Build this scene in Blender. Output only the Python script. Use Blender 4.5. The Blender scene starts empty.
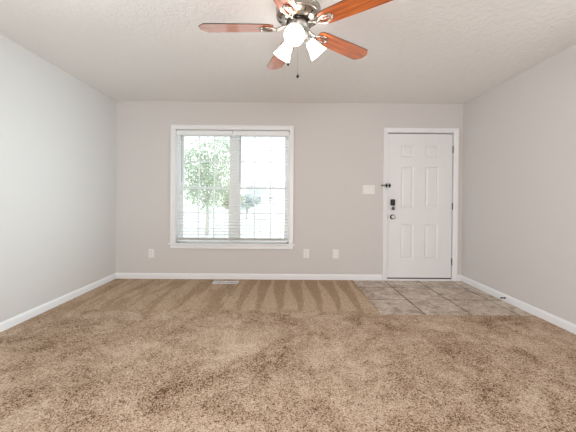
import bpy, bmesh, math, random
from mathutils import Vector, Matrix

S = bpy.context.scene
COL = S.collection
rnd = random.Random(7)

# ------------------------------------------------------------------ camera
W, H = 4.769, 2.44            # room width (x) and ceiling height (z); back wall plane is y = 0
YF = -7.2                     # wall behind the camera
F_PX, YAW, PITCH, ROLL, SHIFT = 298.0, -0.0051, -0.0080, 0.0079, -14.28
CAM = Vector((2.3415, -4.1044, 1.1098))
Rz = Matrix.Rotation(YAW, 3, 'Z')
right = Vector((math.cos(YAW), math.sin(YAW), 0))
fwd0 = Vector((-math.sin(YAW), math.cos(YAW), 0))
up0 = Vector((0, 0, 1))
fwd = (fwd0 * math.cos(PITCH) + up0 * math.sin(PITCH)).normalized()
up = (up0 * math.cos(PITCH) - fwd0 * math.sin(PITCH)).normalized()
r2 = right * math.cos(ROLL) + up * math.sin(ROLL)
u2 = up * math.cos(ROLL) - right * math.sin(ROLL)
cd = bpy.data.cameras.new('camera')
cam = bpy.data.objects.new('camera', cd)
COL.objects.link(cam)
m = Matrix((r2, u2, -fwd)).transposed().to_4x4()
m.translation = CAM
cam.matrix_world = m
cd.sensor_width = 36.0
cd.lens = F_PX * 36.0 / 576.0
cd.shift_y = SHIFT / 576.0
cd.clip_start = 0.05
cd.clip_end = 300
S.camera = cam

# ------------------------------------------------------------------ world, lights, exposure
SKY = 2.5
world = bpy.data.worlds.new('sky')
S.world = world
world.use_nodes = True
wn = world.node_tree
wn.nodes.clear()
bg = wn.nodes.new('ShaderNodeBackground')
out = wn.nodes.new('ShaderNodeOutputWorld')
tc = wn.nodes.new('ShaderNodeTexCoord')
sep = wn.nodes.new('ShaderNodeSeparateXYZ')
rp = wn.nodes.new('ShaderNodeValToRGB')
rp.color_ramp.elements[0].position = 0.0
rp.color_ramp.elements[0].color = (1.0, 1.0, 1.0, 1)
rp.color_ramp.elements[1].position = 0.8
rp.color_ramp.elements[1].color = (0.82, 0.91, 1.0, 1)
wn.links.new(tc.outputs['Generated'], sep.inputs[0])
wn.links.new(sep.outputs['Z'], rp.inputs[0])
wn.links.new(rp.outputs[0], bg.inputs[0])
bg.inputs[1].default_value = SKY
wn.links.new(bg.outputs[0], out.inputs[0])

def area(name, loc, rot, sx, sy, power, col):
    l = bpy.data.lights.new(name, 'AREA')
    l.shape = 'RECTANGLE'; l.size = sx; l.size_y = sy
    l.energy = power; l.color = col
    o = bpy.data.objects.new(name, l); COL.objects.link(o)
    o.location = loc; o.rotation_euler = rot
    return o
# added fill lights in made-up openings of both side walls and the rear wall
lr = area('added_fill_right', (W + 0.04, -2.75, 1.35), (0, math.radians(90), math.radians(-14)), 1.1, 1.0, 13, (0.74, 0.93, 1.0))
lr.data.spread = math.radians(50)  # turned and narrowed to put the glow on the left wall
ll = area('added_fill_left', (-0.04, -2.75, 1.35), (0, math.radians(-90), 0), 1.3, 1.1, 20, (0.84, 0.93, 1.0))
ll.data.spread = math.radians(100)
area('added_fill_rear', (2.45, YF + 0.02, 1.12), (math.radians(-90), 0, math.pi), 1.8, 2.1, 110, (0.985, 0.985, 1.0))  # added rear fill, no known door there
S.view_settings.view_transform = 'Standard'
S.view_settings.look = 'None'
S.view_settings.gamma = 1
S.view_settings.use_curve_mapping = False
S.view_settings.exposure = -0.05
S.cycles.max_bounces = 10
S.cycles.diffuse_bounces = 6
S.cycles.transparent_max_bounces = 24

# ------------------------------------------------------------------ materials
def srgb(r, g, b):
    def f(c):
        c /= 255.0
        return c / 12.92 if c <= 0.04045 else ((c + 0.055) / 1.055) ** 2.4
    return (f(r), f(g), f(b), 1)

class Mat:
    def __init__(self, name, col=(0.8, 0.8, 0.8, 1), rough=0.6, metal=0.0, spec=0.5):
        self.m = bpy.data.materials.new(name)
        self.m.use_nodes = True
        self.t = self.m.node_tree
        self.b = self.t.nodes['Principled BSDF']
        self.b.inputs['Base Color'].default_value = col
        self.b.inputs['Roughness'].default_value = rough
        self.b.inputs['Metallic'].default_value = metal
        self.b.inputs['Specular IOR Level'].default_value = spec
    def n(self, k, **kw):
        x = self.t.nodes.new(k)
        for a, v in kw.items():
            setattr(x, a, v)
        return x
    def l(self, a, b):
        self.t.links.new(a, b)
    def coords(self, kind='Object', scale=(1, 1, 1)):
        t = self.n('ShaderNodeTexCoord'); mp = self.n('ShaderNodeMapping')
        mp.inputs['Scale'].default_value = scale
        self.l(t.outputs[kind], mp.inputs[0])
        return mp.outputs[0]
    def noise(self, vec, scale, detail=3, rough=0.5, dist=0.0):
        x = self.n('ShaderNodeTexNoise')
        x.inputs['Scale'].default_value = scale; x.inputs['Detail'].default_value = detail
        x.inputs['Roughness'].default_value = rough; x.inputs['Distortion'].default_value = dist
        self.l(vec, x.inputs['Vector'])
        return x.outputs['Fac']
    def ramp(self, fac, stops):
        x = self.n('ShaderNodeValToRGB')
        e = x.color_ramp.elements
        while len(e) < len(stops):
            e.new(0.5)
        for i, (p, c) in enumerate(stops):
            e[i].position = p
            e[i].color = c if len(c) == 4 else (*c, 1)
        self.l(fac, x.inputs[0])
        return x.outputs[0]
    def math(self, op, a, b=None, c=None):
        x = self.n('ShaderNodeMath', operation=op)
        for i, v in enumerate((a, b, c)):
            if v is None: continue
            if isinstance(v, (int, float)): x.inputs[i].default_value = v
            else: self.l(v, x.inputs[i])
        return x.outputs[0]
    def mix(self, fac, a, b, mode='MIX'):
        x = self.n('ShaderNodeMix', data_type='RGBA', blend_type=mode)
        for s, v in ((0, fac), (6, a), (7, b)):
            if isinstance(v, (int, float)): x.inputs[s].default_value = v
            elif isinstance(v, tuple): x.inputs[s].default_value = v
            else: self.l(v, x.inputs[s])
        return x.outputs[2]
    def bump(self, h, strength, dist):
        x = self.n('ShaderNodeBump')
        x.inputs['Strength'].default_value = strength; x.inputs['Distance'].default_value = dist
        self.l(h, x.inputs['Height'])
        self.l(x.outputs[0], self.b.inputs['Normal'])

def wall_mat():
    w = Mat('wall_paint', srgb(207, 203, 200), 0.62, spec=0.3)
    v = w.coords()
    w.bump(w.noise(v, 140, 3), 0.12, 0.002)
    return w.m
M_WALL = wall_mat()
def ceil_mat():
    w = Mat('ceiling_texture_paint', srgb(236, 235, 233), 0.85, spec=0.1)
    v = w.coords()
    a = w.noise(v, 26, 4, 0.6, 0.4)
    r = w.ramp(a, [(0.42, (0, 0, 0)), (0.58, (1, 1, 1))])
    w.bump(r, 0.5, 0.004)
    return w.m
M_CEIL = ceil_mat()
M_TRIM = Mat('white_trim_paint', srgb(232, 232, 233), 0.35).m
M_DOOR = Mat('white_door_paint', srgb(229, 228, 228), 0.38).m
M_VINYL = Mat('white_vinyl', srgb(238, 240, 240), 0.4).m
M_PLATE = Mat('white_plate_plastic', srgb(232, 229, 226), 0.35).m
M_DARK = Mat('dark_bronze', srgb(30, 26, 24), 0.35, 0.6).m
M_BLACK = Mat('black_gloss_plastic', srgb(12, 12, 13), 0.2).m
M_GAP = Mat('dark_gasket', srgb(70, 62, 56), 0.9).m
M_CHROME = Mat('satin_nickel', srgb(215, 212, 208), 0.32, 1.0).m
M_HINGE = Mat('aged_steel_hinge', srgb(110, 105, 98), 0.35, 0.9).m
M_CORD = Mat('blind_cord', srgb(205, 205, 205), 0.8).m
M_WAND = Mat('clear_grey_wand', srgb(120, 120, 118), 0.3).m

def slat_mat():
    w = Mat('blind_slat_vinyl', srgb(240, 240, 238), 0.4)
    tr = w.n('ShaderNodeBsdfTranslucent'); tr.inputs[0].default_value = (0.8, 0.8, 0.78, 1)
    mx = w.n('ShaderNodeMixShader'); mx.inputs[0].default_value = 0.2
    o = w.t.nodes['Material Output']
    w.l(w.b.outputs[0], mx.inputs[1]); w.l(tr.outputs[0], mx.inputs[2]); w.l(mx.outputs[0], o.inputs[0])
    return w.m
M_SLAT = slat_mat()

def glass_mat():
    w = Mat('window_glass')
    t = w.n('ShaderNodeBsdfTransparent'); t.inputs[0].default_value = (0.97, 0.99, 0.98, 1)
    g = w.n('ShaderNodeBsdfGlossy'); g.inputs['Roughness'].default_value = 0.02
    mx = w.n('ShaderNodeMixShader'); mx.inputs[0].default_value = 0.04
    o = w.t.nodes['Material Output']
    w.l(t.outputs[0], mx.inputs[1]); w.l(g.outputs[0], mx.inputs[2]); w.l(mx.outputs[0], o.inputs[0])
    return w.m
M_GLASS = glass_mat()

def brushed():
    w = Mat('brushed_nickel', srgb(168, 160, 150), 0.3, 1.0)
    v = w.coords(scale=(2, 2, 60))
    n = w.noise(v, 12, 2)
    w.l(w.ramp(n, [(0.3, (0.22, 0.22, 0.22)), (0.7, (0.38, 0.38, 0.38))]), w.b.inputs['Roughness'])
    return w.m
M_NICKEL = brushed()
M_SATIN = Mat('satin_grey_metal', srgb(150, 144, 137), 0.5, 0.7).m
M_DRING = Mat('dark_nickel_ring', srgb(60, 54, 50), 0.3, 0.9).m

def wood_mat():
    w = Mat('cherry_blade_veneer', rough=0.3)
    v = w.coords(scale=(1.6, 26, 26))
    n = w.noise(v, 2.2, 5, 0.6, 0.6)
    c = w.ramp(n, [(0.3, srgb(124, 52, 14)), (0.5, srgb(192, 92, 30)), (0.72, srgb(226, 130, 58))])
    w.l(c, w.b.inputs['Base Color'])
    w.b.inputs['Coat Weight'].default_value = 1.0
    w.b.inputs['Coat IOR'].default_value = 2.0
    w.b.inputs['Coat Roughness'].default_value = 0.09
    return w.m
M_WOOD = wood_mat()
M_WOODEDGE = Mat('dark_blade_edge', srgb(58, 38, 26), 0.4).m

def shade_mat():
    w = Mat('lit_frosted_glass', (1, 0.97, 0.92, 1), 0.4)
    w.b.inputs['Emission Color'].default_value = (1.0, 0.96, 0.91, 1)
    w.b.inputs['Emission Strength'].default_value = 11.0
    return w.m
M_SHADE = shade_mat()
def bulb_mat():
    w = Mat('lit_bulb', (1, 1, 1, 1), 0.4)
    w.b.inputs['Emission Color'].default_value = (1.0, 0.96, 0.91, 1)
    w.b.inputs['Emission Strength'].default_value = 24.0
    return w.m
M_BULB = bulb_mat()

def carpet_mat():
    w = Mat('beige_cut_pile_carpet', rough=0.95, spec=0.05)
    v = w.coords()
    xyz = w.n('ShaderNodeSeparateXYZ'); w.l(v, xyz.inputs[0])
    X, Y = xyz.outputs[0], xyz.outputs[1]
    def sat(x, k, o=0.5):
        c = w.n('ShaderNodeClamp'); w.l(w.math('ADD', w.math('MULTIPLY', x, k), o), c.inputs[0]); return c.outputs[0]
    # tuft speckle
    f1 = w.noise(v, 85, 2, 0.8)
    f2 = w.noise(v, 170, 1, 0.5)
    tuft = w.math('MULTIPLY_ADD', f2, 0.4, w.math('MULTIPLY', f1, 0.6))
    # trodden / brushed patches
    p1 = w.noise(v, 2.0, 5, 0.62, 0.5)
    p2 = w.noise(v, 8.0, 4, 0.7, 0.8)
    pat = w.math('MULTIPLY_ADD', p2, 0.45, w.math('MULTIPLY', p1, 0.55))
    tone = w.math('ADD', tuft, w.math('MULTIPLY', w.math('SUBTRACT', pat, 0.5), 0.7))
    base = w.ramp(tone, [(0.34, srgb(84, 58, 40)), (0.43, srgb(160, 134, 110)), (0.53, srgb(188, 163, 140)), (0.67, srgb(216, 197, 178))])
    # vacuum-cleaner strokes near the back wall: pointed wedges, pile brushed to and fro
    wob = w.math('MULTIPLY', w.math('SUBTRACT', w.noise(v, 1.3, 2), 0.5), 0.10)
    sx = w.math('SUBTRACT', w.math('ADD', X, wob), 2.38)
    fr = w.math('FRACT', w.math('MULTIPLY', sx, 1 / 0.205))
    tri = w.math('MULTIPLY', w.math('ABSOLUTE', w.math('SUBTRACT', fr, 0.5)), 2.0)
    yy = w.math('MULTIPLY', Y, -1 / 1.15)
    d = w.math('SUBTRACT', tri, w.math('SUBTRACT', 0.90, w.math('MULTIPLY', yy, 0.68)))
    wedge = sat(d, 6.0)
    # looser diagonal smears towards the left corner
    mp = w.n('ShaderNodeMapping'); mp.inputs['Rotation'].default_value = (0, 0, math.radians(-14)); mp.inputs['Scale'].default_value = (7.0, 1.1, 1)
    w.l(v, mp.inputs[0])
    smear = sat(w.math('SUBTRACT', w.noise(mp.outputs[0], 1.0, 3, 0.6, 0.8), 0.50), 7.0)
    side = w.n('ShaderNodeMapRange'); w.l(X, side.inputs[0]); side.inputs[1].default_value = 1.65; side.inputs[2].default_value = 1.95
    pm = w.n('ShaderNodeMix', data_type='FLOAT')
    w.l(side.outputs[0], pm.inputs[0]); w.l(smear, pm.inputs[2]); w.l(wedge, pm.inputs[3])
    tv = w.math('ADD', w.math('MULTIPLY', w.math('SUBTRACT', tuft, 0.5), 0.7), w.math('MULTIPLY_ADD', pm.outputs[0], 0.070, 0.445))
    vac = w.ramp(tv, [(0.32, srgb(118, 94, 72)), (0.44, srgb(166, 140, 114)), (0.54, srgb(200, 176, 152)), (0.68, srgb(222, 204, 184))])
    fade = w.n('ShaderNodeMapRange'); fade.interpolation_type = 'SMOOTHSTEP'
    w.l(w.math('ADD', Y, w.math('MULTIPLY', w.math('SUBTRACT', p2, 0.5), 0.5)), fade.inputs[0])
    fade.inputs[1].default_value = -1.3; fade.inputs[2].default_value = -1.05
    w.l(w.mix(fade.outputs[0], base, vac), w.b.inputs['Base Color'])
    w.bump(w.noise(v, 90, 2, 0.7), 0.7, 0.008)
    return w.m
M_CARPET = carpet_mat()

def tile_mat():
    w = Mat('mottled_slate_tile', rough=0.42, spec=0.35)
    v = w.coords()
    a = w.noise(v, 5.5, 6, 0.62, 1.2)
    b = w.noise(v, 26, 4, 0.6)
    f = w.math('MULTIPLY_ADD', b, 0.35, w.math('MULTIPLY', a, 0.65))
    c = w.ramp(f, [(0.36, srgb(128, 106, 86)), (0.46, srgb(176, 158, 140)), (0.54, srgb(198, 184, 169)), (0.64, srgb(216, 206, 195))])
    w.l(c, w.b.inputs['Base Color'])
    w.bump(f, 0.3, 0.004)
    return w.m
M_TILE = tile_mat()
M_GROUT = Mat('brown_grout', srgb(78, 58, 44), 0.9).m

# ------------------------------------------------------------------ mesh helpers
class MB:
    def __init__(self):
        self.bm = bmesh.new()
        self.idx = 0
    def face(self, vs, smooth=False):
        try:
            f = self.bm.faces.new(vs)
            f.material_index = self.idx; f.smooth = smooth
            return f
        except ValueError:
            return None
    def box(self, a, b, bev=0.0):
        x0, y0, z0 = a; x1, y1, z1 = b
        t = bmesh.new()
        vs = [t.verts.new(p) for p in [(x0, y0, z0), (x1, y0, z0), (x1, y1, z0), (x0, y1, z0), (x0, y0, z1), (x1, y0, z1), (x1, y1, z1), (x0, y1, z1)]]
        for q in [(0, 3, 2, 1), (4, 5, 6, 7), (0, 1, 5, 4), (1, 2, 6, 5), (2, 3, 7, 6), (3, 0, 4, 7)]:
            t.faces.new([vs[i] for i in q])
        if bev > 0:
            bmesh.ops.bevel(t, geom=list(t.edges), offset=bev, segments=2, profile=0.5, affect='EDGES')
        self.merge(t)
        return self
    def merge(self, t, mat=None):
        mp = {}
        for v in t.verts:
            mp[v] = self.bm.verts.new(mat @ v.co if mat else v.co)
        for f in t.faces:
            self.face([mp[v] for v in f.verts], f.smooth)
        t.free()
    def rings(self, rings, cap=True, smooth=True, closed=False):
        R = [[self.bm.verts.new(p) for p in r] for r in rings]
        n = len(R[0])
        pairs = list(zip(R, R[1:])) + ([(R[-1], R[0])] if closed else [])
        for a, b in pairs:
            for i in range(n):
                self.face([a[i], a[(i + 1) % n], b[(i + 1) % n], b[i]], smooth)
        if cap and not closed:
            self.face(R[0][::-1]); self.face(R[-1])
        return self
    def lathe(self, prof, seg=32, mat=None, cap=True):
        rr = []
        for r, z in prof:
            rr.append([(mat or Matrix()) @ Vector((r * math.cos(2 * math.pi * i / seg), r * math.sin(2 * math.pi * i / seg), z)) for i in range(seg)])
        return self.rings(rr, cap)
    def tube(self, pts, r, seg=8, closed=False):
        pts = [Vector(p) for p in pts]
        n = len(pts); rr = []
        prev = None
        for i, p in enumerate(pts):
            a = pts[(i - 1) % n] if (closed or i > 0) else p
            b = pts[(i + 1) % n] if (closed or i < n - 1) else p
            t = (b - a).normalized()
            if prev is None:
                prev = t.orthogonal().normalized()
            prev = (prev - t * prev.dot(t)).normalized()
            s = t.cross(prev)
            rad = r[i] if isinstance(r, (list, tuple)) else r
            rr.append([p + (prev * math.cos(2 * math.pi * k / seg) + s * math.sin(2 * math.pi * k / seg)) * rad for k in range(seg)])
        return self.rings(rr, True, True, closed)
    def prism(self, poly, y0, y1):           # polygon (x, z) swept along y
        return self.rings([[(x, y0, z) for x, z in poly], [(x, y1, z) for x, z in poly]], smooth=False)
    def sphere(self, c, r, seg=16, sc=(1, 1, 1)):
        c = Vector(c); rr = []
        N = seg // 2
        for j in range(1, N):
            t = math.pi * j / N
            rr.append([c + Vector((r * sc[0] * math.sin(t) * math.cos(2 * math.pi * i / seg), r * sc[1] * math.sin(t) * math.sin(2 * math.pi * i / seg), r * sc[2] * math.cos(t))) for i in range(seg)])
        return self.rings(rr)
    def build(self, name, mats, parent=None, loc=None, fix=True, bevel=0):
        if fix:
            bmesh.ops.recalc_face_normals(self.bm, faces=list(self.bm.faces))
        me = bpy.data.meshes.new(name)
        self.bm.to_mesh(me); self.bm.free()
        for mm in (mats if isinstance(mats, (list, tuple)) else [mats]):
            me.materials.append(mm)
        o = bpy.data.objects.new(name, me)
        COL.objects.link(o)
        if parent is not None: o.parent = parent
        if loc is not None: o.location = loc
        if bevel:
            b = o.modifiers.new('bevel', 'BEVEL'); b.width = bevel; b.segments = 2; b.limit_method = 'ANGLE'
        return o

def tag(o, label=None, cat=None, group=None, kind=None):
    if label: o['label'] = label
    if cat: o['category'] = cat
    if group: o['group'] = group
    if kind: o['kind'] = kind
    return o
def empty(name, loc=(0, 0, 0), **kw):
    o = bpy.data.objects.new(name, None); COL.objects.link(o); o.location = loc
    o.empty_display_size = 0.1
    return tag(o, **kw)
def copy_tree(o, parent=None):
    c = o.copy(); COL.objects.link(c)
    if parent is not None: c.parent = parent
    for ch in list(o.children): copy_tree(ch, c)
    return c
def rel(o, parent, loc):                       # keep a world-coordinate mesh where it is under an Empty
    o.location = -Vector(loc); return o

# ------------------------------------------------------------------ room shell
TH = 0.15
WX0, WX1, WZ0, WZ1 = 0.818, 2.375, 0.498, 2.056      # window opening
DX0, DX1, DZ1 = 3.728, 4.648, 2.045                  # door opening
b = MB()
b.box((-TH, 0, 0), (WX0 - 0.006, TH, H)); b.box((WX0 - 0.006, 0, 0), (WX1 + 0.006, TH, WZ0 - 0.012)); b.box((WX0 - 0.006, 0, WZ1 + 0.006), (WX1 + 0.006, TH, H))
b.box((WX1 + 0.006, 0, 0), (DX0 - 0.001, TH, H)); b.box((DX0 - 0.001, 0, DZ1 + 0.001), (DX1 + 0.001, TH, H)); b.box((DX1 + 0.001, 0, 0), (W + TH, TH, H))
tag(b.build('wall_back', M_WALL), 'greige painted back wall holding the twin window and the entry door', 'wall', kind='structure')
b = MB()
b.box((-TH, -2.2, 0), (0, 0, H)); b.box((-TH, YF, 0), (0, -3.3, H)); b.box((-TH, -3.3, 0), (0, -2.2, 0.7)); b.box((-TH, -3.3, 2.0), (0, -2.2, H))  # gap out of view is an added opening for the left fill light
tag(b.build('wall_left', M_WALL), 'plain greige wall along the left side of the room', 'wall', kind='structure')
b = MB()
b.box((W, -2.2, 0), (W + TH, 0, H)); b.box((W, YF, 0), (W + TH, -3.3, H)); b.box((W, -3.3, 0), (W + TH, -2.2, 0.7)); b.box((W, -3.3, 2.0), (W + TH, -2.2, H));  # gap out of view is an added opening for the right fill light
tag(b.build('wall_right', M_WALL), 'plain greige wall along the right side of the room beside the tiles', 'wall', kind='structure')
b = MB()
b.box((-TH, YF - TH, 0), (1.55, YF, H)); b.box((3.35, YF - TH, 0), (W + TH, YF, H)); b.box((1.55, YF - TH, 2.17), (3.35, YF, H))  # unseen rear opening added to let in sky and fill light
tag(b.build('wall_front', M_WALL), 'greige wall with an opening added for light behind the viewer', 'wall', kind='structure')
b = MB().box((-TH, YF - TH, H), (W + TH, TH, H + 0.12))
tag(b.build('ceiling', M_CEIL), 'white ceiling with a fine knockdown texture', 'ceiling', kind='structure')

TX0, TY1 = 3.262, -1.242                               # tiled entry: x from TX0 to W, y from TY1 to 0
b = MB()
b.box((0, YF, -0.03), (TX0, 0, 0.004)); b.box((TX0, YF, -0.03), (W, TY1, 0.004))
tag(b.build('floor', M_CARPET), 'beige cut-pile carpet with vacuum strokes covering most of the room', 'carpet floor', kind='structure')
b = MB()
b.box((TX0, TY1, -0.03), (W, 0.0, -0.004))
b.idx = 1
xs = [TX0, 3.702, 4.159, 4.616, W]; ys = [0.0, -0.3276, -0.785, TY1]
g = 0.0065
for i in range(4):
    for j in range(3):
        b.box((xs[i] + g, ys[j + 1] + g, -0.02), (xs[i + 1] - g, ys[j] - g * (1.6 if j else 0.5), 0.0), 0.0022)
tag(b.build('floor_tile', [M_GROUT, M_TILE]), 'mottled brown and grey square tiles in front of the entry door', 'tile floor', kind='structure')
b = MB().box((-TH, YF - TH, -0.10), (W + TH, TH, -0.03))
tag(b.build('floor_slab', M_GROUT), 'slab under the carpet and tiles', 'floor', kind='structure')

def base_profile(t=0.013, h=0.079):
    return [(0, 0), (t, 0), (t, h - 0.022), (t * 0.75, h - 0.012), (t * 0.45, h - 0.004), (0, h)]
def baseboard(name, pts, n, label):                    # pts: two ends; n: inward normal (x, y)
    (x0, y0), (x1, y1) = pts
    b = MB()
    pr = base_profile()
    b.rings([[(x + n[0] * d, y + n[1] * d, z + 0.002) for d, z in pr] for x, y in ((x0, y0), (x1, y1))], smooth=False)
    return tag(b.build(name, M_TRIM), label, 'baseboard', kind='structure')
baseboard('baseboard_back', [(0.0, 0), (3.672, 0)], (0, -1), 'long white baseboard under the window on the back wall')
baseboard('baseboard_back', [(4.704, 0), (W, 0)], (0, -1), 'short white baseboard piece between door casing and right corner')
baseboard('baseboard_left', [(0, 0), (0, YF)], (1, 0), 'white baseboard along the left wall')
baseboard('baseboard_right', [(W, 0), (W, YF)], (-1, 0), 'white baseboard along the right wall')

# ------------------------------------------------------------------ window
win = empty('window_1', (1.5965, 0, WZ0), label='white twin double-hung window with grilles in the back wall', cat='window', kind='structure')
WL = (1.5965, 0, WZ0)
def wpart(b, name, mat, parent=win, **k):
    o = b.build(name, mat, parent, **k)
    if parent is win: rel(o, parent, WL)
    return o
C = 0.066
def casing_piece(b, p0, p1, inward, depth=-0.018):
    pass
b = MB()
cw = 0.068
b.box((WX0 - cw, -0.016, WZ0), (WX0 - 0.006, 0, WZ1 + cw - 0.006), 0.003)
b.box((WX1 + 0.006, -0.016, WZ0), (WX1 + cw - 0.006, 0, WZ1 + cw - 0.006), 0.003)
b.box((WX0 - 0.006, -0.016, WZ1 + 0.006), (WX1 + 0.006, 0, WZ1 + cw - 0.018), 0.003)
# raised outer band of the casing
b.box((WX0 - cw, -0.021, WZ0), (WX0 - cw + 0.018, 0, WZ1 + cw - 0.018), 0.003)
b.box((WX1 + cw - 0.024, -0.021, WZ0), (WX1 + cw - 0.006, 0, WZ1 + cw - 0.018), 0.003)
b.box((WX0 - cw, -0.021, WZ1 + cw - 0.024), (WX1 + cw - 0.006, 0, WZ1 + cw - 0.006), 0.003)
wpart(b, 'casing', M_TRIM)
b = MB()
b.box((WX0 - 0.006, -0.004, WZ0), (WX0 + 0.0, 0.10, WZ1 + 0.006)); b.box((WX1, -0.004, WZ0), (WX1 + 0.006, 0.10, WZ1 + 0.006))
b.box((WX0, -0.004, WZ1), (WX1, 0.10, WZ1 + 0.006))
wpart(b, 'jamb', M_TRIM)
b = MB().box((0.728, -0.040, WZ0 - 0.020), (2.460, 0.085, WZ0 + 0.001), 0.005)
wpart(b, 'window_sill', M_TRIM)
b = MB().box((0.752, -0.016, 0.425), (2.434, 0, 0.477), 0.003)
b.box((0.752, -0.022, 0.425), (2.434, 0, 0.440), 0.003)
wpart(b, 'apron', M_TRIM)
# vinyl frame + mullion
FY0, FY1 = 0.085, 0.15
MX0, MX1 = 1.574, 1.650
b = MB()
b.box((WX0, FY0, WZ0), (WX0 + 0.026, FY1, WZ1)); b.box((WX1 - 0.018, FY0, WZ0), (WX1, FY1, WZ1))
b.box((WX0, FY0, WZ1 - 0.025), (WX1, FY1, WZ1)); b.box((WX0, FY0, WZ0), (WX1, FY1, WZ0 + 0.022))
b.box((MX0, FY0 - 0.004, WZ0), (MX1, FY1, WZ1))
wpart(b, 'window_frame', M_VINYL)
MUNT = {0: (1.0997, 1.3176), 1: (1.8885, 2.1139)}
ZMEET = 1.262
for k, (x0, x1) in enumerate([(WX0 + 0.026, MX0), (MX1, WX1 - 0.018)]):
    for s, (z0, z1, ya, yb, rb, rt, zm) in enumerate([(WZ0 + 0.022, ZMEET + 0.016, 0.092, 0.117, 0.045, 0.030, 0.909), (ZMEET - 0.016, WZ1 - 0.025, 0.119, 0.143, 0.030, 0.040, 1.639)]):
        st = 0.044
        b = MB()
        b.box((x0, ya, z0), (x0 + st, yb, z1), 0.002); b.box((x1 - st, ya, z0), (x1, yb, z1), 0.002)
        b.box((x0 + st, ya, z0), (x1 - st, yb, z0 + rb), 0.002); b.box((x0 + st, ya, z1 - rt), (x1 - st, yb, z1), 0.002)
        sash = wpart(b, 'lower_sash' if s == 0 else 'upper_sash', M_VINYL)
        ym = (ya + yb) / 2
        b = MB()
        for mx in MUNT[k]:
            b.box((mx - 0.008, ym - 0.006, z0 + rb), (mx + 0.008, ym + 0.006, z1 - rt))
        b.box((x0 + st, ym - 0.0055, zm - 0.008), (x1 - st, ym + 0.0055, zm + 0.008))
        b.build('grille', M_VINYL, sash)
        b = MB().box((x0 + st - 0.004, ym + 0.007, z0 + rb - 0.004), (x1 - st + 0.004, ym + 0.010, z1 - rt + 0.004))
        b.build('pane', M_GLASS, sash)
        if s == 0:
            for lx in (x0 + 0.2, x1 - 0.2):
                b = MB().box((lx - 0.022, ya - 0.008, z1 + 0.0005), (lx + 0.022, ya + 0.018, z1 + 0.013), 0.003)
                b.box((lx - 0.006, ya - 0.014, z1 + 0.006), (lx + 0.02, ya + 0.004, z1 + 0.016), 0.003)
                b.build('sash_lock', M_VINYL, sash)

# ------------------------------------------------------------------ blinds
def blind(x0, x1, wand_x, label):
    t = empty('window_blind', ((x0 + x1) / 2, 0.035, 2.052), label=label, cat='blind', group='horizontal blinds in the twin window')
    L = t.location
    def P(b, name, mat, par=t):
        o = b.build(name, mat, par)
        if par is t: o.location = -L
        return o
    b = MB().box((x0, 0.010, 2.010), (x1, 0.062, 2.050), 0.002)
    P(b, 'headrail', M_VINYL)
    b = MB().box((x0 - 0.001, -0.004, 1.982), (x1 + 0.001, 0.004, 2.036), 0.003)
    b.box((x0 - 0.001, -0.008, 2.024), (x1 + 0.001, 0.0, 2.036), 0.003)
    P(b, 'valance', M_VINYL)
    b = MB()
    z = 1.962; n = 0
    tilt = math.radians(4)
    while z > 0.60:
        pts = []
        for q in range(5):
            d = -0.0245 + 0.049 * q / 4
            hz = 0.0022 * (1 - (d / 0.0245) ** 2)
            pts.append((d, hz))
        poly = [(0.036 + d * math.cos(tilt), z + hz + d * math.sin(tilt)) for d, hz in pts]
        poly += [(y, zz - 0.0022) for y, zz in poly[::-1]]
        b.rings([[(x0 + 0.003, y, zz) for y, zz in poly], [(x1 - 0.003, y, zz) for y, zz in poly]], smooth=False)
        z -= 0.0435; n += 1
    P(b, 'slats', M_SLAT)
    b = MB().box((x0 + 0.002, 0.010, 0.520), (x1 - 0.002, 0.062, 0.540), 0.004)
    P(b, 'bottom_rail', M_VINYL)
    # stack of spare slats resting just above the bottom rail
    b = MB()
    for i in range(5):
        b.box((x0 + 0.003, 0.0115, 0.5425 + i * 0.0055), (x1 - 0.003, 0.0605, 0.5452 + i * 0.0055))
    P(b, 'stacked_slats', M_SLAT)
    for cx in (x0 + 0.10, (x0 + x1) / 2, x1 - 0.10):
        b = MB()
        for yy in (0.0085, 0.0635):
            b.tube([(cx, yy, 2.01), (cx, yy, 0.53)], 0.0009, 5)
        P(b, 'ladder_cord', M_CORD)
    b = MB().tube([(wand_x, -0.004 + 0.010, 1.985), (wand_x, 0.004, 1.36), (wand_x, 0.004, 1.34)], [0.0035, 0.0035, 0.005], 6)
    w_ = P(b, 'tilt_wand', M_WAND)
blind(WX0 + 0.008, 1.592, 0.899, 'white horizontal blind over the left half of the window')
blind(1.599, WX1 - 0.012, 1.699, 'white horizontal blind over the right half of the window')

# ------------------------------------------------------------------ door
door = empty('door_1', (4.19, 0, 0), label='white six-panel entry door with casing at the right of the back wall', cat='door', kind='structure')
DL = Vector((4.19, 0, 0))
def dp(b, name, mat, par=door, **k):
    o = b.build(name, mat, par, **k)
    if par is door: o.location = -DL
    return o
b = MB()
co, ci = 3.672, DX0 - 0.0
def vcas(x0, x1, flip, b):
    prof = [(0, 0), (0, -0.010), (0.012, -0.014), (0.040, -0.017), (0.047, -0.021), (0.058, -0.020), (0.060, -0.006), (0.060, 0)]
    w_ = x1 - x0
    pts = [(x1 - w_ * d / 0.06 if flip else x0 + w_ * d / 0.06, y) for d, y in prof]
    return pts
pl = vcas(3.672, 3.731, True, b); pr_ = vcas(4.645, 4.704, False, b)
top = 2.105
b.rings([[(x, y, 0) for x, y in pl], [(x, y, top - (x - 3.672)) for x, y in pl]], smooth=False)
b.rings([[(x, y, 0) for x, y in pr_], [(x, y, top - (4.704 - x)) for x, y in pr_]], smooth=False)
hp = [(x - 3.672, y) for x, y in pl]
b.rings([[(3.672 + d, y, top - d) for d, y in hp], [(4.704 - d, y, top - d) for d, y in hp]], smooth=False)
dp(b, 'casing', M_TRIM)
b = MB()
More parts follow.
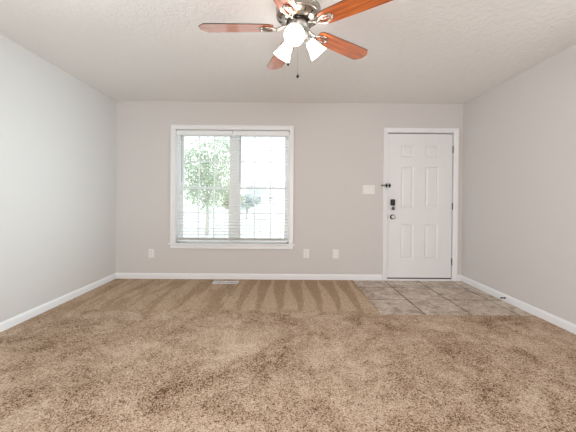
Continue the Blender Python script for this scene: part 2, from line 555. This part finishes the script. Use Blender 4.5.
b.box((DX0, -0.002, 0), (DX0 + 0.012, 0.14, DZ1)); b.box((DX1 - 0.006, -0.002, 0), (DX1, 0.14, DZ1)); b.box((DX0, -0.002, DZ1 - 0.006), (DX1, 0.14, DZ1))
dp(b, 'jamb', M_TRIM)
b = MB()
b.box((DX0 + 0.012, 0.060, 0.02), (DX1 - 0.006, 0.075, DZ1 - 0.006))
dp(b, 'weather_seal', M_GAP)
b = MB().box((DX0, -0.012, 0.0), (DX1, 0.14, 0.022), 0.003)
dp(b, 'threshold', M_TRIM)
# slab: x SX0..SX1, front plane y = 0.014
SX0, SX1, SZ0, SZ1 = 3.745, 4.633, 0.034, 2.028
YFR, YBK = 0.014, 0.055
cols = [(3.925, 4.102), (4.262, 4.448)]
rows = [(0.292, 0.776), (1.004, 1.577), (1.710, 1.872)]
b = MB()
xsx = [SX0, cols[0][0], cols[0][1], cols[1][0], cols[1][1], SX1]
zsz = [SZ0] + [z for r in rows for z in r] + [SZ1]
for i in range(5):
    for j in range(7):
        x0, x1, z0, z1 = xsx[i], xsx[i + 1], zsz[j], zsz[j + 1]
        if i in (1, 3) and j in (1, 3, 5):
            loops = []
            for ins, y in [(0, YFR), (0.012, YFR + 0.010), (0.020, YFR + 0.010), (0.038, YFR + 0.003)]:
                loops.append([(x0 + ins, y, z0 + ins), (x1 - ins, y, z0 + ins), (x1 - ins, y, z1 - ins), (x0 + ins, y, z1 - ins)])
            R = [[b.bm.verts.new(p) for p in r] for r in loops]
            for a_, c_ in zip(R, R[1:]):
                for q in range(4): b.face([a_[q], a_[(q + 1) % 4], c_[(q + 1) % 4], c_[q]])
            b.face(R[-1])
        else:
            b.face([b.bm.verts.new(p) for p in [(x0, YFR, z0), (x1, YFR, z0), (x1, YFR, z1), (x0, YFR, z1)]])
bmesh.ops.remove_doubles(b.bm, verts=list(b.bm.verts), dist=1e-5)
for q in [[(SX0, YFR, SZ0), (SX0, YBK, SZ0), (SX0, YBK, SZ1), (SX0, YFR, SZ1)], [(SX1, YFR, SZ0), (SX1, YBK, SZ0), (SX1, YBK, SZ1), (SX1, YFR, SZ1)],
          [(SX0, YFR, SZ0), (SX1, YFR, SZ0), (SX1, YBK, SZ0), (SX0, YBK, SZ0)], [(SX0, YFR, SZ1), (SX1, YFR, SZ1), (SX1, YBK, SZ1), (SX0, YBK, SZ1)],
          [(SX0, YBK, SZ0), (SX1, YBK, SZ0), (SX1, YBK, SZ1), (SX0, YBK, SZ1)]]:
    b.face([b.bm.verts.new(p) for p in q])
bmesh.ops.remove_doubles(b.bm, verts=list(b.bm.verts), dist=1e-5)
slab = dp(b, 'door_leaf', M_DOOR)
b = MB().box((SX0 + 0.002, YFR - 0.003, 0.022), (SX1 - 0.002, YFR + 0.03, SZ0 + 0.002))
dp(b, 'door_sweep', M_GAP)
for hz in (1.815, 1.033, 0.262):
    b = MB()
    for q in range(5):
        b.lathe([(0.006, hz - 0.048 + q * 0.0194), (0.0065, hz - 0.047 + q * 0.0194), (0.0065, hz - 0.031 + q * 0.0194), (0.006, hz - 0.030 + q * 0.0194)], 12, Matrix.Translation((4.638, 0.004, 0)))
    b.box((4.6335, 0.010, hz - 0.045), (4.6420, 0.014, hz + 0.045))
    dp(b, 'hinge', M_HINGE)
# keypad deadbolt
b = MB().box((3.777, -0.016, 1.038), (3.838, YFR, 1.122), 0.008)
kp = dp(b, 'keypad_deadbolt', M_BLACK)
b = MB().box((3.774, -0.012, 0.968), (3.841, YFR, 1.037), 0.010)
kb = b.build('lock_housing', M_CHROME, kp)
b = MB().lathe([(0.022, 0), (0.022, 0.012), (0.016, 0.016)], 24, Matrix.Translation((3.8075, -0.012, 0.997)) @ Matrix.Rotation(math.radians(90), 4, 'X'))
b.box((3.8035, -0.044, 0.982), (3.8115, -0.024, 1.012), 0.003)
b.build('thumb_turn', M_HINGE, kp)
b = MB()
for i in range(3):
    for j in range(4):
        b.box((3.789 + i * 0.0145, -0.0175, 1.044 + j * 0.017), (3.796 + i * 0.0145, -0.0155, 1.052 + j * 0.017), 0.0008)
b.build('keys', M_DARK, kp)
# knob
kT = Matrix.Translation((3.808, YFR, 0.878)) @ Matrix.Rotation(math.radians(90), 4, 'X')
b = MB().lathe([(0.034, 0), (0.034, 0.006), (0.028, 0.012), (0.014, 0.014)], 28, kT)
kn = dp(b, 'door_knob', M_DARK)
b = MB().lathe([(0.012, 0.012), (0.012, 0.030), (0.020, 0.036), (0.0285, 0.046), (0.0295, 0.056), (0.024, 0.066), (0.012, 0.070)], 28, kT)
b.build('knob_ball', M_CHROME, kn)
b = MB().box((SX0 - 0.0005, YFR - 0.001, 0.85), (SX0 + 0.004, YFR + 0.025, 0.91))
dp(b, 'latch_plate', M_DARK)
# swing-bar guard
b = MB().box((3.704, -0.034, 1.282), (3.722, -0.016, 1.338), 0.003)
gd = dp(b, 'door_guard', M_DARK)
b = MB().tube([(3.640, -0.034, 1.317), (3.706, -0.034, 1.317)], 0.0045, 8)
b.tube([(3.640, -0.034, 1.305), (3.706, -0.034, 1.305)], 0.0045, 8)
b.tube([(3.640, -0.034, 1.317), (3.634, -0.034, 1.311), (3.640, -0.034, 1.305)], 0.0045, 8)
b.build('swing_bar', M_HINGE, gd)
b = MB().box((3.756, -0.004, 1.282), (3.773, YFR, 1.338), 0.003)
b.box((3.722, -0.030, 1.305), (3.764, -0.018, 1.316), 0.002)
b.box((3.758, -0.030, 1.300), (3.770, 0.0, 1.320), 0.002)
b.build('guard_catch', M_DARK, gd)

# ------------------------------------------------------------------ wall plates
def plate(name, cx, cz, w_, h_, label, cat, group=None, kind='outlet'):
    t = empty(name, (cx, 0, cz), label=label, cat=cat, group=group)
    b = MB().box((-w_ / 2, -0.006, -h_ / 2), (w_ / 2, 0.0, h_ / 2), 0.0025)
    b.build('cover_plate', M_PLATE, t)
    if kind == 'outlet':
        for s in (-1, 1):
            b = MB().box((-0.017, -0.009, s * 0.024 - 0.0145), (0.017, -0.004, s * 0.024 + 0.0145), 0.002)
            r = b.build('socket', M_PLATE, t)
            b = MB()
            b.box((-0.008, -0.0094, s * 0.024 - 0.004), (-0.006, -0.0088, s * 0.024 + 0.006))
            b.box((0.005, -0.0094, s * 0.024 - 0.004), (0.007, -0.0088, s * 0.024 + 0.006))
            b.box((-0.002, -0.0094, s * 0.024 - 0.011), (0.002, -0.0088, s * 0.024 - 0.007))
            b.build('slot', M_GAP, r)
        b = MB().lathe([(0.003, 0), (0.003, 0.002)], 10, Matrix.Translation((0, -0.006, 0)) @ Matrix.Rotation(math.radians(90), 4, 'X'))
        b.build('screw', M_GAP if cx < 1 else M_PLATE, t)
    elif kind == 'coax':
        b = MB().lathe([(0.010, 0), (0.010, 0.002), (0.0055, 0.003), (0.0055, 0.010), (0.003, 0.010)], 16, Matrix.Translation((0, -0.006, 0)) @ Matrix.Rotation(math.radians(90), 4, 'X'))
        b.build('jack', M_PLATE, t)
    else:
        for i in range(3):
            x = (i - 1) * 0.046
            b = MB().box((x - 0.0165, -0.0085, -0.033), (x + 0.0165, -0.005, 0.033), 0.001)
            b.box((x - 0.014, -0.0115, 0.001), (x + 0.014, -0.007, 0.031), 0.0012)
            b.build('rocker_switch', M_PLATE, t)
    return t
plate('light_switch', 3.474, 1.253, 0.165, 0.122, 'white three-gang light switch plate on the wall left of the door', 'light switch', kind='switch')
plate('wall_outlet', 0.4885, 0.355, 0.076, 0.120, 'white wall outlet left of the window above the baseboard', 'outlet', 'outlets on the back wall')
plate('wall_outlet', 2.620, 0.364, 0.078, 0.122, 'white wall outlet nearest the right edge of the window', 'outlet', 'outlets on the back wall')
plate('cable_outlet', 3.026, 0.362, 0.082, 0.124, 'white cable wall plate between the right outlet and the door', 'outlet', kind='coax')

# ------------------------------------------------------------------ floor vent
vt = empty('floor_vent', (1.545, -0.172, 0.004), label='white slotted metal register in the carpet below the window', cat='floor vent')
b = MB()
vw, vd = 0.168, 0.062
b.box((-vw, -vd, 0.0), (vw, -vd + 0.016, 0.006), 0.002); b.box((-vw, vd - 0.016, 0.0), (vw, vd, 0.006), 0.002)
b.box((-vw, -vd, 0.0), (-vw + 0.02, vd, 0.006), 0.002); b.box((vw - 0.02, -vd, 0.0), (vw, vd, 0.006), 0.002)
b.box((-0.004, -vd, 0.0), (0.004, vd, 0.0055), 0.001)
b.build('register_frame', M_TRIM, vt)
b = MB()
for i in range(22):
    x = -vw + 0.028 + i * (2 * vw - 0.056) / 21
    b.box((x - 0.0035, -vd + 0.012, 0.001), (x + 0.0035, vd - 0.012, 0.005))
b.build('louvers', M_TRIM, vt)
b = MB().box((-vw + 0.01, -vd + 0.01, 0.0), (vw - 0.01, vd - 0.01, 0.001))
b.build('duct', M_GAP, vt)

# ------------------------------------------------------------------ door stop on the right baseboard
ds = empty('door_stop', (W - 0.013, -0.845, 0.044), label='small dark spring door stop on the right baseboard', cat='door stop')
b = MB()
Ry = Matrix.Rotation(math.radians(-90), 4, 'Y')
b.lathe([(0.011, 0), (0.011, 0.004), (0.007, 0.006)], 14, Ry)
b.build('base_plate', M_DARK, ds)
b = MB()
pts = []
for i in range(90):
    a = i / 89 * 2 * math.pi * 9
    pts.append((-0.005 - 0.032 * i / 89, 0.0055 * math.cos(a), 0.0055 * math.sin(a)))
b.tube(pts, 0.0013, 5)
b.build('spring', M_HINGE, ds)
b = MB().lathe([(0.007, 0.036), (0.008, 0.039), (0.008, 0.047), (0.005, 0.050)], 14, Ry)
b.build('rubber_tip', M_DARK, ds)

# ------------------------------------------------------------------ ceiling fan
FX, FY, FZ, FANG = 2.411, -2.110, 2.251, math.radians(35.2)
fan = empty('ceiling_fan', (FX, FY, H), label='brushed nickel ceiling fan with five cherry blades and three lit shades', cat='ceiling fan')
def fz(z): return z - H
b = MB().lathe([(0.075, 0.0), (0.085, -0.006), (0.108, -0.020), (0.120, -0.036), (0.122, -0.050)], 48)
b.build('canopy', M_NICKEL, fan)
b = MB().lathe([(0.118, -0.050), (0.140, -0.058), (0.147, -0.066), (0.148, -0.074), (0.144, -0.078), (0.144, -0.106), (0.148, -0.110), (0.147, -0.118), (0.138, -0.126), (0.118, -0.138), (0.092, -0.148), (0.074, -0.150)], 48)
mh = b.build('motor_housing', M_NICKEL, fan)
slot0 = MB().box((-0.011, -0.004, -0.003), (0.011, 0.004, 0.003), 0.001).build('vent_slot', M_DRING, mh)
for i in range(15):
    o = slot0 if i == 0 else slot0.copy()
    if i: COL.objects.link(o)
    a = 2 * math.pi * i / 15
    o.matrix_local = Matrix.Rotation(a, 4, 'Z') @ Matrix.Translation((0.1235, 0, -0.1345)) @ Matrix.Rotation(math.radians(-32), 4, 'Y')
b = MB().lathe([(0.078, -0.150), (0.080, -0.153), (0.080, -0.160), (0.070, -0.163)], 48)
b.build('dark_ring', M_DRING, fan)
b = MB().lathe([(0.064, -0.162), (0.070, -0.166), (0.070, -0.185), (0.061, -0.190), (0.060, -0.222), (0.066, -0.226), (0.068, -0.238), (0.060, -0.252), (0.036, -0.268), (0.014, -0.274), (0.010, -0.284), (0.003, -0.288)], 40)
b.build('switch_housing', M_SATIN, fan)

# one blade with its arm, modelled along local +x, then copied
def make_blade(parent):
    b = MB()
    r0, r1 = 0.165, 0.66
    outline = [(r0, -0.040), (r0 + 0.02, -0.054), (r0 + 0.06, -0.060), (r0 + 0.25, -0.066), (r1 - 0.050, -0.070), (r1 - 0.040, -0.067), (r1 - 0.006, -0.034), (r1, -0.024),
               (r1, 0.024), (r1 - 0.006, 0.034), (r1 - 0.040, 0.067), (r1 - 0.050, 0.070), (r0 + 0.25, 0.066), (r0 + 0.06, 0.060), (r0 + 0.02, 0.054), (r0, 0.040)]
    lo = [b.bm.verts.new((x, y, -0.003)) for x, y in outline]
    hi = [b.bm.verts.new((x, y, 0.003)) for x, y in outline]
    b.face(lo[::-1]); b.face(hi)
    b.idx = 1
    n = len(outline)
    for i in range(n): b.face([lo[i], lo[(i + 1) % n], hi[(i + 1) % n], hi[i]])
    bl = b.build('fan_blade', [M_WOOD, M_WOODEDGE], parent)
    b = MB()
    # open teardrop loop under the blade and the arm to the hub
    loop = []
    for i in range(28):
        a = 2 * math.pi * i / 28
        x = 0.202 + 0.052 * math.cos(a); y = (0.027 + 0.006 * math.cos(a)) * math.sin(a)
        loop.append((x, y, -0.009))
    b.tube(loop, 0.0065, 8, closed=True)
    b.tube([(0.152, 0.0, -0.009), (0.135, 0.0, -0.007), (0.112, 0, 0.002), (0.090, 0, 0.011), (0.062, 0, 0.014)], [0.009, 0.010, 0.009, 0.010, 0.013], 10)
    b.box((0.185, -0.006, -0.009), (0.250, 0.006, -0.0035), 0.002)
    b.build('blade_arm', M_NICKEL, bl)
    b = MB()
    for x, y in ((0.194, 0), (0.216, 0.0), (0.240, 0.0)):
        b.sphere((x, y, -0.0095), 0.0035, 8)
    b.build('screw', M_SATIN, bl)
    return bl
blade0 = make_blade(fan)
for k in range(5):
    o = blade0 if k == 0 else copy_tree(blade0, fan)
    o.location = (0, 0, FZ - H)
    o.rotation_mode = 'XYZ'
    o.rotation_euler = (math.radians(-9), 0, FANG + k * 2 * math.pi / 5)
# lamp shades
for az, daz, dz in ((-111, -91, -0.41), (25, 27, -0.70), (134, 132, -0.69)):
    a = math.radians(az); da = math.radians(daz)
    d = Vector((math.cos(da) * 0.72, math.sin(da) * 0.72, dz)).normalized()
    neck = Vector((math.cos(a) * 0.078, math.sin(a) * 0.078, (2.166 if az < 0 else 2.194) - H))
    q = Vector((0, 0, 1)).rotation_difference(d).to_matrix().to_4x4()
    T = Matrix.Translation(neck) @ q
    b = MB()
    b.tube([Vector((math.cos(a) * 0.05, math.sin(a) * 0.05, fz(2.207))), neck - d * 0.010, neck], [0.014, 0.017, 0.020], 12)
    b.lathe([(0.024, -0.016), (0.027, -0.010), (0.027, 0.010), (0.024, 0.012)], 24, T)
    arm = b.build('lamp_holder', M_SATIN, fan)
    prof = [(0.0235, 0.006), (0.027, 0.014), (0.034, 0.030), (0.040, 0.055), (0.046, 0.080), (0.054, 0.100), (0.062, 0.118), (0.060, 0.119), (0.052, 0.1005), (0.042, 0.080), (0.038, 0.055), (0.032, 0.030), (0.025, 0.016)]
    b = MB().lathe(prof, 36, T, cap=False)
    b.build('lamp_shade', M_SHADE, fan)
    b = MB()
    bp = [(0.010, 0.012), (0.013, 0.030), (0.022, 0.050), (0.027, 0.066), (0.026, 0.080), (0.018, 0.094), (0.006, 0.100)]
    b.lathe(bp, 20, T)
    b.build('bulb', M_BULB, fan)
# pull chains
def chain(dx, dy, z0, z1, r):
    b = MB()
    z = z0
    while z > z1 + 0.01:
        b.sphere((dx, dy, fz(z)), 0.0014, 6); z -= 0.0035
    c = b.build('pull_chain', M_NICKEL, fan)
    b = MB().sphere((dx, dy, fz(z1)), r, 14, (1, 1, 1.15))
    b.lathe([(0.003, fz(z1 + r)), (0.003, fz(z1 + r + 0.008))], 8, Matrix.Translation((dx, dy, 0)))
    b.build('chain_knob', M_DARK, c)
chain(-0.003, -0.045, 2.21, 1.912, 0.0095)
chain(-0.066, 0.040, 2.21, 2.026, 0.0075)

# ------------------------------------------------------------------ outside
def ground_mat():
    w = Mat('pale_ground', rough=0.9)  # pale mottled ground colour
    n = w.noise(w.coords(), 0.6, 4)
    w.l(w.ramp(n, [(0.4, srgb(205, 208, 200)), (0.6, srgb(226, 226, 224))]), w.b.inputs['Base Color'])
    return w.m
b = MB().box((-30, 0.6, -0.60), (30, 70, -0.50))
tag(b.build('ground', ground_mat()), 'pale bright yard outside the window', 'ground', kind='structure')

def leaf_mat(name, c0, c1):
    w = Mat(name, rough=0.6)
    oi = w.coords()
    n = w.noise(oi, 6.0, 2)
    w.l(w.ramp(n, [(0.35, c0), (0.65, c1)]), w.b.inputs['Base Color'])
    return w.m
def tree(name, label, cat, loc, crown_z, rad, n, mat, trunk_h, leaf=0.07, lobes=7):
    t = empty(name, loc, label=label, cat=cat)
    b = MB()
    L = [(Vector((rnd.uniform(-.55, .55) * rad[0], rnd.uniform(-.55, .55) * rad[1], crown_z + rnd.uniform(-.6, .6) * rad[2])), rnd.uniform(.38, .6)) for _ in range(lobes)]
    for i in range(n):
        c, s = L[i % lobes]
        v = Vector((rnd.gauss(0, 1), rnd.gauss(0, 1), rnd.gauss(0, 1))).normalized() * rnd.uniform(.35, 1) ** .5
        p = c + Vector((v.x * rad[0] * s, v.y * rad[1] * s, v.z * rad[2] * s))
        a = Vector((rnd.gauss(0, 1), rnd.gauss(0, 1), rnd.gauss(0, 1))).normalized()
        bb = a.orthogonal().normalized()
        w_ = leaf * rnd.uniform(.6, 1.2)
        b.face([b.bm.verts.new(p + a * w_), b.bm.verts.new(p + bb * w_ * .45), b.bm.verts.new(p - a * w_), b.bm.verts.new(p - bb * w_ * .45)])
    b.build('foliage', mat, t, fix=False)
    if trunk_h:
        b = MB().tube([(0, 0, 0), (0.04, 0, trunk_h * .5), (0, 0.03, trunk_h), (-0.05, 0, crown_z + .4 * rad[2])], [0.08, 0.07, 0.05, 0.02], 10)
        for q in range(6):
            c, s = L[q % lobes]
            b.tube([(0, 0.02, trunk_h * .85), (c.x * .5, c.y * .5, (trunk_h + c.z) * .5), tuple(c)], [0.035, 0.025, 0.01], 7)
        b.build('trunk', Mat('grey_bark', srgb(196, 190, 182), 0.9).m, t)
    return t
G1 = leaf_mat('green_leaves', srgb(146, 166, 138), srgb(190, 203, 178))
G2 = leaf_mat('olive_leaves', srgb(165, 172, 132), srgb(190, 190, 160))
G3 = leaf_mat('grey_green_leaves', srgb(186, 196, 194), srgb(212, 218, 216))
tree('leafy_tree', 'leafy green tree filling the left half of the window view', 'tree', (-1.15, 9.0, -0.5), 2.75, (1.9, 1.3, 1.65), 6500, G1, 1.6, 0.062, 18)
tree('small_tree', 'small pale olive tree seen beside the window mullion', 'tree', (-0.95, 13.0, -0.5), 2.2, (1.0, 0.8, 1.3), 1500, G2, 1.2, 0.08, 6)
tree('shrub', 'grey-green shrub seen through the lower right panes', 'shrub', (-0.9, 20.0, -0.5), 1.3, (1.5, 0.8, 1.1), 1300, G3, 0.4, 0.10, 9)

# distant house
M_SIDING = Mat('white_siding', srgb(236, 238, 240), 0.7).m
M_ROOF = Mat('pale_grey_shingles', srgb(196, 200, 204), 0.8).m
M_HW = Mat('grey_house_window', srgb(120, 128, 134), 0.3).m
hs = empty('house', (0.2, 40.0, -0.5), label='pale neighbouring house seen through the lower right panes', cat='house')
b = MB().box((-3.5, 0, 0), (4.2, 6, 2.6)); b.build('wall', M_SIDING, hs)
b = MB().rings([[(-3.9, -0.4, 2.6), (-3.9, 6.4, 2.6), (-3.9, 3, 4.3)], [(4.6, -0.4, 2.6), (4.6, 6.4, 2.6), (4.6, 3, 4.3)]], smooth=False); b.build('roof', M_ROOF, hs)
for x in (-2.2, 0.0):
    b = MB().box((x - .5, -0.05, 0.9), (x + .5, 0.02, 2.0)); b.build('window', M_HW, hs)
b = MB().box((1.9, -0.05, 0.0), (2.7, 0.02, 2.0)); b.build('door', M_HW, hs)
# low lattice fence out front
fc = empty('lattice_fence', (-1.9, 12.0, -0.5), label='low white lattice fence seen through the lower left panes', cat='fence')
b = MB()
for z in (0.02, 0.20, 0.38, 0.56): b.box((-3.2, -0.02, z), (1.6, 0.02, z + 0.09))
x = -3.2
while x < 1.6:
    b.box((x, -0.03, 0), (x + 0.20, 0.03, 0.65)); x += 0.34
b.build('lattice_panel', M_SIDING, fc)
